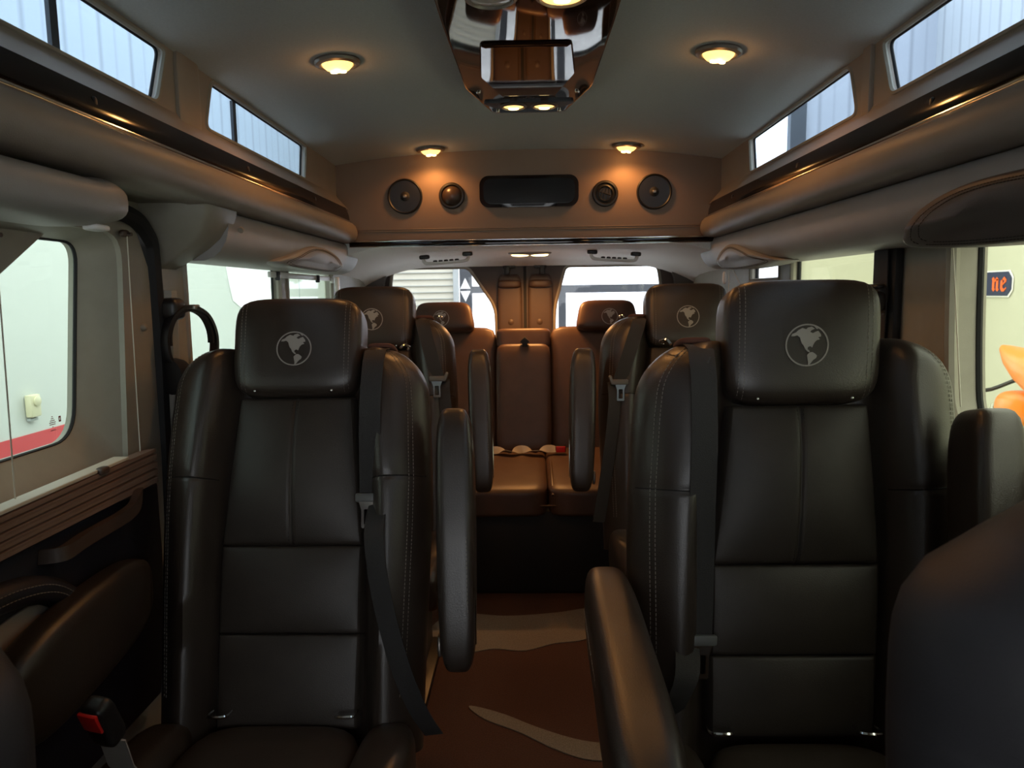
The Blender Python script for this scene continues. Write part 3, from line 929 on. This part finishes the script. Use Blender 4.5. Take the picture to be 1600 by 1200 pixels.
            e = MB().add(dashes([(x - wd*.50, y0 + .07 + (y1 - y0 - .20)*v, pz + .008 + .016*(2*v - 1)) for v in [i/20 for i in range(21)]], .0008))
            e.build('armrest_stitching', 'thread', ar, smooth=0, fix=False)
    # belt
    if belt:
        s, xt, x1, zt, path2 = belt      # side x at top, x at tongue, z of tongue, loose end
        pts = [(xt + s*.0, .13, Ls - .03), (xt, .10, Ls - .002), (xt, .05, Ls + .004), (xt, yfront(xt, Ls - .03) - .006, Ls - .03)]
        n = 9
        for i in range(n):
            t = (i + 1)/n
            x = xt + (x1 - xt)*t; z = Ls - .03 + (zt - Ls + .03)*t
            pts.append((x, yfront(x, z) - .008 - .006*math.sin(math.pi*t), z))
        wide = Vector((1, -.12*s, 0))
        bl = MB().add(ribbon([M0 @ Vector(p) for p in pts], tuple((M0.to_3x3() @ wide)), .050, .002)).build('seat_belt', 'webbing', root, smooth=50)
        low = [M0 @ Vector(p) for p in [(x1 + .022*s, yfront(x1, zt) - .006, zt)] + [(a + .018*s, b, c) for a, b, c in path2]]
        MB().add(ribbon(smooth_curve(low, 5), tuple(M0.to_3x3() @ Vector((1, -.3*s, 0))), .046, .002)).build('lower_webbing', 'webbing', bl, smooth=50)
        K = M0 @ T3(x1, yfront(x1, zt) - .017, zt)
        MB().add(box(.062, .012, .020, .004), K).add(box(.012, .014, .034, .004), K @ T3(s*.03, 0, .008) @ RY(20*s)).build('tongue_cover', 'tongue_grey', bl)
        MB().add(plate([roundpoly([(-.020, .0), (.020, .0), (.013, -.020), (.013, -.060), (-.013, -.060), (-.013, -.020)], .003, 2), rrect(-.0075, .0075, -.052, -.018, .003, 3)], -.003, lambda a, b, c: (a, c, b)), K @ T3(-s*.004, 0, -.008)).build('tongue', 'chrome', bl)
        MB().add(squircle(.066, .09, .016, 4, 8), M0 @ T3(xt, .045, Ls - .004)).build('belt_guide', 'guide', bl)
        MB().add(tube(smooth_curve([M0 @ Vector(p) for p in [(xt - s*(-.05), .0, Ls - .012), (xt + s*.058, .01, Ls - .001), (xt + s*.066, .03, Ls - .001), (xt + s*.06, .045, Ls - .002)]], 5), .003, 6)).build('belt_hook', 'chrome', bl)
    return root, M0

# seats face the camera (the front of the van)
# belt tuple: s = inboard sign in seat coordinates
make_seat('front captain chair on the right, its inboard armrest lowered, belt tongue hanging low', (.480, 1.30, .42), (.545, 1.50, 1.30),
          (.03, .178, .347, .655, .49), .25, arms=(('down', -.335, .745, -.53, .15, .098, .14), ('up', .282, .26, .635, .088, -.13)),
          belt=(-1, -.205, -.185, .215, [(-.20, -.085, .16), (-.225, -.05, .08), (-.26, .0, .02)]))
chair_left, _ = make_seat('front captain chair on the left, its inboard armrest folded up, window armrest lowered', (-.530, 1.47, .35), (-.556, 1.80, 1.275),
          (.01, .205, .395, .738, .545), .245, hw0=.312, arms=(('up', .375, .13, .70, .085, -.02), ('down', -.308, .745, -.40, .05, .072, .19)),
          belt=(1, .195, .18, .50, [(.185, -.085, .42), (.20, -.085, .30), (.235, -.07, .16), (.27, -.04, .06), (.30, .0, .0)]))
make_seat('second-row captain chair on the left, behind the front left chair', (-.560, 2.58, .40), (-.590, 2.82, 1.315),
          (.02, .19, .37, .70, .52), .245, hw0=.305, arms=(('up', .395, .17, .69, .085, -.03),),
          belt=(1, .19, .245, .58, [(.25, -.06, .5), (.27, -.05, .3), (.30, 0, .06)]))
make_seat('second-row captain chair on the right, behind the front right chair', (.560, 2.58, .40), (.592, 2.82, 1.310),
          (.02, .19, .37, .70, .52), .245, arms=(('up', -.385, .17, .69, .095, -.03),),
          belt=(-1, -.18, -.255, .56, [(-.255, -.07, .48), (-.27, -.05, .3), (-.30, 0, .06)]))
# the van's own front seats, close to the camera
make_seat('grey cab seat back, blurred in the lower right corner', (.602, .545, .40), (.612, .62, 1.34), (.03, .19, .37, .60, .5), .20, hw0=.277, stitched=False, emblem=False, group='cab seats', shoulder=.78, m='grey_leather', plain=True,
          arms=(('up', -.424, .14, .43, .07, .0),))
make_seat('grey cab seat back, blurred at the lower left edge', (-.690, .545, .30), (-.690, .62, 1.24), (.03, .19, .37, .60, .5), .20, hw0=.195, stitched=False, emblem=False, group='cab seats', shoulder=.78, m='grey_leather', plain=True)

# red buckle beside the front left chair
R0 = T3(-.722 - chair_left.location.x, 1.16 - chair_left.location.y, .55) @ RX(25) @ RZ(-12)
MB().add(squircle(.046, .04, .10, 5, 8), R0 @ T3(0, 0, .03)).build('belt_buckle', 'black', chair_left)
bk = [o for o in chair_left.children if o.name.startswith('belt_buckle')][0]
MB().add(box(.036, .008, .042, .003), R0 @ T3(0, -.019, .054)).build('button', 'red', bk)
MB().add(ribbon([R0 @ Vector(p) for p in [(.0, .0, -.02), (-.01, .0, -.1), (-.02, .02, -.2), (-.02, .04, -.36)]], (1, 0, 0), .045, .003)).build('strap', 'grey_webbing', bk)

# --- rear bench
be = empty('rear_bench', (-.02, 3.3, 0), 'brown leather three-place rear bench with a raised middle armrest pad', 'seat')
BM = lambda x, y, z: T3(x, y - 3.3, z)
tilt = RX(-13)
def bpart(mb, n, m='bench_leather', parent=be, **k):
    o = mb.build(n, m, parent, smooth=60); return o
for x0, x1 in ((-.80, -.145), (.125, .80)):
    bpart(MB().add(squircle(x1 - x0, .16, .68, 14, 18), BM((x0+x1)/2, 3.735, .77) @ tilt), 'back_section')
bpart(MB().add(squircle(.27, .12, .10, 8, 12), BM(-.009, 3.745, 1.050) @ tilt), 'middle_cap')
bpart(MB().add(squircle(.27, .10, .60, 7, 10), BM(-.009, 3.80, .75) @ tilt), 'middle_back')
ap = bpart(MB().add(squircle(.272, .11, .535, 10, 16), BM(-.010, 3.645, .765) @ tilt), 'folding_armrest', 'bench_leather')
MB().add(box(.034, .012, .034, .003), BM(-.002, 3.655, 1.046) @ RY(45)).add(box(.026, .014, .05, .002), BM(-.002, 3.658, 1.02)).build('pull_strap', 'webbing', ap)
for x0, x1 in ((-.80, -.36), (-.355, .09), (.095, .52), (.525, .80)):
    bpart(MB().add(squircle(x1 - x0 + .004, .66, .13, 11, 14, lambda x, y, z: (x, y, z - .03*(-y/.33))), BM((x0+x1)/2 , 3.34, .435)), 'seat_cushion')
mb = MB()
for x in (.0925,): mb.add(tube([(x + .02, 3.66 - 3.3, .505), (x + .02, 3.3 - 3.3, .498), (x + .02, 3.08 - 3.3, .472), (x+.02, 3.02 - 3.3, .44)], .006, 6))
mb.build('piping', 'bench_leather', be)
mb = MB().add(tube([(-.78, 3.022 - 3.3, .395), (.80, 3.022 - 3.3, .395)], .004, 6)).build('front_piping', 'bench_leather', be)
MB().add(box(1.56, .60, .355, .01), BM(0.02, 3.34, .1875)).build('base', 'matte_black', be)
for x in (-.405, .408):
    hr = bpart(MB().add(squircle(.29, .11, .15, 5.5, 12, lambda a, b, c: (a*(1 - .10*c/.075), b, c)), BM(x, 3.72, 1.165) @ tilt), 'headrest')
    P = BM(x + (.01 if x > 0 else -.01), 3.663, 1.165) @ tilt @ RX(90)
    em = MB(); R = .040
    em.add(plate([[(R*math.cos(2*math.pi*i/40)*k, R*math.sin(2*math.pi*i/40)*k) for i in range(40)] for k in (1, .935)], .0015), P)
    for poly in (NA, SA): em.add(plate([[(a*R, b*R) for a, b in poly]], .0015), P)
    em.build('globe_emblem', 'emblem', hr, smooth=0)['label'] = 'silver globe emblem'
# lap belt on the bench
lb = empty('lap_belt', (.0, 3.50, .522), 'pale grey lap belt with a red buckle lying on the rear bench', 'seat belt')
pts = smooth_curve([(-.22, -.01, .012), (-.15, -.01, .012), (-.09, -.03, .008), (-.04, -.01, .016), (.02, -.03, .008), (.08, -.015, .018), (.13, -.01, .014)], 6)
sd = [(0, 1, .35 + .9*math.sin(i*.45)) for i in range(len(pts))]
MB().add(ribbon(pts, sd, .042, .003)).build('webbing', 'grey_webbing', lb)
MB().add(box(.05, .03, .03, .005), T3(.145, -.012, .016)).build('buckle', 'black', lb)
MB().add(box(.044, .006, .028, .002), T3(.145, -.028, .018)).build('button', 'red', lb)

# ================================================================== LEFT SIDE FITTINGS
# pleated shade folded down on the door sill
sh = empty('pleated_shade', (-.87, 1.2, .86), 'brown pleated window shade folded down on the left door sill', 'window shade', 'window shades')
def sp(mb, n, m): 
    o = mb.build(n, m, sh, smooth=0); o.location = -sh.location; return o
for k in range(9):
    z = .866 + .0078*k
    f = MB().add(plate([[(.62, 0), (1.64, 0), (1.64, .012), (.62, .012)]], .004), Matrix.Identity(4))
    mbp = MB()
    mbp.add(box(.036, .82, .0085, .001), T3(-.872, 1.23, z) @ RY(7 if k % 2 else -7) @ RX(.12*k))
    sp(mbp, 'pleat', 'shade')
sp(MB().add(box(.034, .74, .007, .002), T3(-.874, 1.16, .939) @ RX(.7)), 'top_rail', 'rail')
sp(MB().add(squircle(.020, .034, .016, 3, 8), T3(-.857, 1.43, .940)), 'rail_grip', 'door_brown')
sp(MB().add(box(.010, .84, .070, .003), T3(-.886, 1.22, .895)), 'sill_board', 'door_brown')
for yy, zt in ((1.635, 1.418), (1.225, 1.385)):
    sp(MB().add(tube([(-.882, yy, zt), (-.884, yy - .01, .935)], .0013, 6)), 'cord', 'cord')
    sp(MB().add(squircle(.016, .026, .016, 3, 6), T3(-.888, yy, zt + .006)).add(lathe([(.004, 0), (.004, .014)], 8), T3(-.885, yy, zt + .004) @ RY(90)), 'cord_bracket', 'door_brown')

# right side shades' cords
shr = empty('window_shade', (.885, 1.5, 1.37), 'taut shade cord across the grey frame of the near right window', 'window shade', 'window shades')
o = MB().add(tube([(.885, 1.588, 1.39), (.875, 1.505, 1.04)], .0014, 6)).build('cord', 'cord', shr); o.location = -shr.location
shs = empty('shade_cords', (.86, 3.0, 1.38), 'pale thin shade cords hanging in front of the small rear right window', 'cord', None)
for (a, b) in (((.80, 3.00, 1.362), (.79, 2.96, 1.24)), ((.80, 2.94, 1.362), (.83, 2.84, 1.24))):
    o = MB().add(tube([a, b], .0015, 6)).build('cord', 'cord', shs); o.location = -shs.location
o = MB().add(squircle(.014, .02, .05, 3, 6), T3(.79, 3.03, 1.333)).build('bracket', 'white_trim', shs); o.location = -shs.location
shl = empty('rolled_shade', (-.87, 2.7, 1.37), 'white rolled shade edge hanging over the top of the rear left windows', 'window shade', 'window shades')
o = MB().add(box(.012, .80, .020, .003), T3(-.86, 2.86, 1.356)).build('hem', 'white_trim', shl); o.location = -shl.location
for yy in (2.52, 3.0, 3.22):
    o = MB().add(box(.016, .014, .03, .003), T3(-.852, yy, 1.352)).build('clip', 'black' if yy < 3.1 else 'white_trim', shl); o.location = -shl.location
o = MB().add(box(.016, .03, .06, .004), T3(-.80, 3.10, 1.330)).build('bracket', 'white_trim', shl); o.location = -shl.location

# hook and headphones on the B pillar
hk = empty('coat_hook', (-.885, 1.80, 1.255), 'dark brown hook block on the left pillar holding the headphones', 'hook')
MB().add(squircle(.05, .062, .055, 3.5, 10), T3(.012, 0, 0)).build('block', 'black', hk)
MB().add(box(.035, .03, .012, .004), T3(.045, .03, .004)).build('peg', 'bronze', hk)
hp = empty('headphones', (-.842, 1.82, 1.256), 'black over-ear headphones hanging from the left pillar hook', 'headphones')
hp.rotation_euler.z = math.radians(-28)
arc = [(.012*math.sin(t*2), -.055 + .062 - .062*math.cos(t) - .005, -.085 + .082*math.sin(t) + .0) for t in [math.pi*i/24 for i in range(25)]]
arc = [(p[0], p[1] - .01, p[2]) for p in arc]
lower = [(.0, -.075, -.13)] ; 
hpts = smooth_curve([(.0, -.052, -.145), (.0, -.068, -.11), (.0, -.068, -.06), (.0, -.045, -.015), (.0, .0, .004), (.0, .045, -.015), (.0, .068, -.06), (.0, .068, -.11), (.0, .052, -.145)], 6)
MB().add(ribbon(hpts, (1, 0, 0), .028, .007)).build('headband', 'black', hp)
MB().add(ribbon([p*.86 + Vector((0, 0, -.008)) for p in hpts[8:-8]], (1, 0, 0), .02, .005)).build('band_pad', 'matte_black', hp)
for s in (-1, 1):
    MB().add(lathe([(.030, -.022), (.040, -.018), (.042, .0), (.038, .014), (.026, .022), (.004, .024)], 24), T3(0, s*.045, -.165) @ RX(90*s) @ Matrix.Diagonal((1.08, 1.08, 1, 1))).build('ear_cup', 'matte_black', hp)

# shoulder belt on the right pillar
sb = empty('pillar_belt', (.885, 1.86, 1.0), 'black shoulder belt on the right pillar beside the near right window', 'seat belt')
o = MB().add(box(.022, .12, .58, .008), T3(.889, 1.87, 1.10)).build('pillar_cover', 'matte_black', sb); o.location = -sb.location
o = MB().add(ribbon(smooth_curve([(.872, 1.86, 1.37), (.868, 1.85, 1.28), (.872, 1.86, 1.15), (.872, 1.87, .9)], 5), (0, 1, 0), .05, .003)).build('webbing', 'webbing', sb); o.location = -sb.location
o = MB().add(squircle(.04, .065, .05, 3, 10), T3(.862, 1.855, 1.268)).add(squircle(.03, .075, .014, 3, 8), T3(.852, 1.86, 1.285)).add(squircle(.03, .03, .05, 3, 8), T3(.85, 1.83, 1.25)).build('anchor', 'black', sb); o.location = -sb.location

# ================================================================== OUTSIDE THE VAN
mb = MB().add(box(40, 40, .1), T3(0, 6, -.70))
struct('floor_garage', mb, 'concrete')
mb = MB().add(box(.1, 14, 2.5), T3(-2.25, 1, .6))
wl = struct('wall_garage_left', mb, 'white_wall')
MB().add(box(.12, 14, 1.9), T3(-2.25, 1, 2.8)).build('ribbed_cladding', 'corrugated', wl)
MB().add(box(.006, 14, .068), T3(-2.2, 1, .664)).build('red_stripe', 'red_stripe', wl)
MB().add(box(.010, 14, .016), T3(-2.2, 1, .622)).build('grey_edge', 'line', wl)
mb = MB()
for y in (2.93, 4.72, 7.1): mb.add(box(.006, .012, 2.3), T3(-2.2, y, .60))
mb.build('panel_joint', 'line', wl)
mb = MB().add(box(.1, 18, 5), T3(4.25, 3, 1.8))
wr = struct('wall_garage_right', mb, 'right_wall')
MB().add(box(.12, 18, 2.4), T3(4.25, 3, 3.2)).build('ribbed_cladding', 'corrugated_right', wr)
mb = MB()
for y in (8.0, 9.6): mb.add(box(.006, .014, 2.6), T3(4.2, y, .65))
mb.build('panel_joint', 'line', wr)
# glass reflection put in as a ragged white shape on the left wall
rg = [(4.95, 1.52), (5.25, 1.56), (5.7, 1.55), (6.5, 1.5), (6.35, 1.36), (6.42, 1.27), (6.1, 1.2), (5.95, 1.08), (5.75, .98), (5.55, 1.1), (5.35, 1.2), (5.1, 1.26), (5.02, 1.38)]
o = MB().add(plate([[(5.38 + (a - 4.95)*.65, b) for a, b in rg]], .004, yz(-2.199))).build('painted_reflection', 'white_trim')
M['overlay'] = mat('flat_white', (.95, .95, .95), .7)
o.data.materials[0] = M['overlay']
tag(o, 'ragged-edged reflection drawn as a white sheet on the pale wall outside the rear left window', 'overlay')
# thermostat
th = empty('thermostat', (-2.2, 3.165, .822), 'cream wall thermostat with a round dial outside the left door window', 'thermostat')
MB().add(box(.03, .066, .098, .006), T3(.018, 0, 0)).build('housing', 'thermostat', th)
MB().add(lathe([(.022, 0), (.022, .006), (.016, .010), (.001, .011)], 24), T3(.034, .004, .02) @ RY(90)).build('dial', 'thermostat', th)
MB().add(box(.02, .05, .012, .002), T3(.010, 0, -.060)).build('lower_lip', 'line', th)

# back of the garage: siding, glazed door in a dark frame
sd_ = empty('siding_wall', (-3.4, 8, -.65), 'cream horizontal siding seen through the left rear door window', 'wall'); sd_['kind'] = 'structure'; sd_.name = 'wall_garage_back'
mb = MB()
k = 0
while k < 68:
    mb.add(loft([[(-6.5, 8.02, -.65 + .07*k), (-6.5, 8.0, -.65 + .07*k), (-6.5, 8.016, -.65 + .07*k + .069), (-6.5, 8.10, -.65 + .07*k + .069)], [(-.80, 8.02, -.65 + .07*k), (-.80, 8.0, -.65 + .07*k), (-.80, 8.016, -.65 + .07*k + .069), (-.80, 8.10, -.65 + .07*k + .069)]]))
    k += 1
o = mb.build('siding', 'siding', sd_, smooth=0); o.location = -sd_.location
mbj = MB()
for k in range(68): mbj.add(box(5.7, .012, .006), T3(-3.65, 7.998, -.65 + .07*k))
o = mbj.build('lap_joint', 'line', sd_); o.location = -sd_.location
mb = MB().add(box(1.4, .1, 5), T3(3.55, 8.05, 1.8))
wc = struct('wall_garage_corner', mb, 'corrugated_back')
MB().add(box(1.4, .03, 2.7), T3(3.55, 7.99, .70)).build('lower_panel', 'right_wall', wc)
gd = empty('glazed_door', (1, 8, -.65), 'dark framed glazed door behind the rear windows of the van', 'door'); gd['kind'] = 'structure'; gd.name = 'door_4'
def gpart(mb, n, m='frame'):
    o = mb.build(n, m, gd); o.location = -gd.location; return o
for x, wd, z0, z1 in ((-.672, .13, -.65, 3.4), (.358, .08, -.65, 1.30), (2.80, .16, -.65, 3.4)):
    gpart(MB().add(box(wd, .10, z1 - z0), T3(x, 8.0, (z0+z1)/2)), 'post')
gpart(MB().add(box(.98, .08, .075), T3(-.14, 8.0, 1.33)), 'rail')
gpart(MB().add(box(2.4, .08, .085), T3(1.53, 8.0, 1.325)), 'rail')
gpart(MB().add(box(3.5, .08, .12), T3(1.05, 8.0, 3.3)), 'rail')
gpart(MB().add(plate([[(-.66, 0), (2.8, 0), (2.8, 3.9), (-.66, 3.9)]], .004, lambda a, b, c: (a, 8.0 + c, b - .65))), 'pane', 'glass_clear')
gpart(MB().add(box(.06, .03, 3.6), T3(-.775, 7.96, 1.1)), 'jamb', 'line')
dg = empty('diamond_sticker', (-.675, 7.945, 1.33), 'white diamond sticker of two triangles on the dark door post', 'sticker')
for s in (-1, 1):
    MB().add(plate([[(-.055, s*.012), (.055, s*.012), (0, s*.125)]], .004, lambda a, b, c: (a, c, b))).build('triangle', 'overlay', dg)

# sign on the right wall, ends in "ne"
sg = empty('wall_sign', (4.19, 6.87, 1.31), 'navy octagonal sign with orange blackletter ne on the cream right wall', 'sign')
oc = [(-.31, -.05), (-.26, -.105), (1.3, -.105), (1.3, .105), (-.26, .105), (-.31, .05)]
MB().add(plate([[(a, b) for a, b in oc]], .012, lambda a, b, c: (-c, a, b))).build('board', 'sign_navy', sg)
MB().add(plate([[(a*1.0 - (.012 if a < 0 else -.012), b*1.12) for a, b in oc]], .006, lambda a, b, c: (-c + .003, a, b))).build('border', 'overlay', sg)
def lt(mb, polys, off, sc):
    for p in polys: mb.add(plate([[(off - x*sc, y*sc) for x, y in p]], .004, lambda a, b, c: (-.013 - c, a, b)))
n_ = [[(.0, .62), (.10, .72), (.22, .62), (.22, .14), (.28, .08), (.17, -.02), (.05, .08), (.05, .55)],
      [(.22, .52), (.38, .72), (.52, .60), (.46, .52), (.36, .56), (.24, .44)],
      [(.36, .60), (.52, .62), (.52, .14), (.60, .08), (.48, -.02), (.36, .08)]]
e_ = [[(.0, .52), (.16, .62), (.16, .16), (.30, .10), (.42, .2), (.46, .14), (.28, -.02), (.12, -.02), (.0, .12)],
      [(.08, .56), (.26, .72), (.44, .58), (.42, .46), (.30, .38), (.14, .28), (.14, .36), (.30, .48), (.26, .58), (.16, .52)]]
mb = MB(); lt(mb, n_, -.05, .175); lt(mb, e_, -.175, .175)
o = mb.build('lettering', 'sign_orange', sg, smooth=0); o.location = (0, 0, -.065)

# orange dirt bike by the right wall
bkx, bky = 3.25, 5.05
bi = empty('motorcycle', (bkx, bky, -.65), 'orange motorcycle standing outside the near right window', 'motorcycle')
G = T3(0, 0, 0)
# fender: swept blade rising to the front
lo = []
for y, zc, hh, ww in ((.085, 1.525, .012, .02), (.05, 1.51, .028, .05), (-.05, 1.46, .07, .09), (-.2, 1.41, .11, .13), (-.4, 1.36, .15, .16), (-.6, 1.32, .15, .16), (-.8, 1.28, .10, .12), (-.9, 1.27, .03, .04)):
    lo.append([(ww*math.copysign(abs(math.cos(t))**.7, math.cos(t)), y, zc + hh*math.copysign(abs(math.sin(t))**.8, math.sin(t))) for t in [2*math.pi*k/20 for k in range(20)]])
MB().add(loft(lo)).build('fairing', 'orange', bi)
MB().add(squircle(.24, .42, .24, 2.8, 12, lambda x, y, z: (x*(1 - .3*max(0, y/.21)), y, z - .1*y)), T3(0, -.13, 1.13)).build('tank', 'orange', bi)
MB().add(squircle(.22, .5, .10, 3, 10), T3(0, -.62, 1.12)).build('saddle', 'matte_black', bi)
MB().add(squircle(.26, .34, .30, 3, 10), T3(0, -.15, .78)).add(box(.20, .30, .14, .03), T3(0, -.15, .58)).build('engine', 'black', bi)
for y in (.50, -.85):
    wh = MB().add(tube([(0, y + .31*math.cos(t), .33 + .31*math.sin(t)) for t in [2*math.pi*i/36 for i in range(36)]], .045, 10, True)).build('wheel', 'matte_black', bi)
    hb = MB().add(lathe([(.05, -.06), (.05, .06)], 16), T3(0, y, .33) @ RY(90))
    for i in range(12): hb.add(tube([(0, y, .33), (0, y + .28*math.cos(i*.5236), .33 + .28*math.sin(i*.5236))], .003, 5))
    hb.build('spokes', 'chrome', wh)
for s in (-1, 1): MB().add(tube([(s*.09, .50, .33), (s*.09, .28, 1.1)], .024, 8)).build('fork', 'chrome', bi)
MB().add(tube(smooth_curve([(-.38, .08, 1.33), (-.2, .16, 1.30), (0, .26, 1.20), (.2, .16, 1.30), (.38, .08, 1.33)], 5), .014, 8)).build('handlebar', 'black', bi)
MB().add(tube([(-.10, -.05, .5), (-.11, -.4, .45), (-.12, -.9, .55)], .03, 10)).build('exhaust', 'chrome', bi)
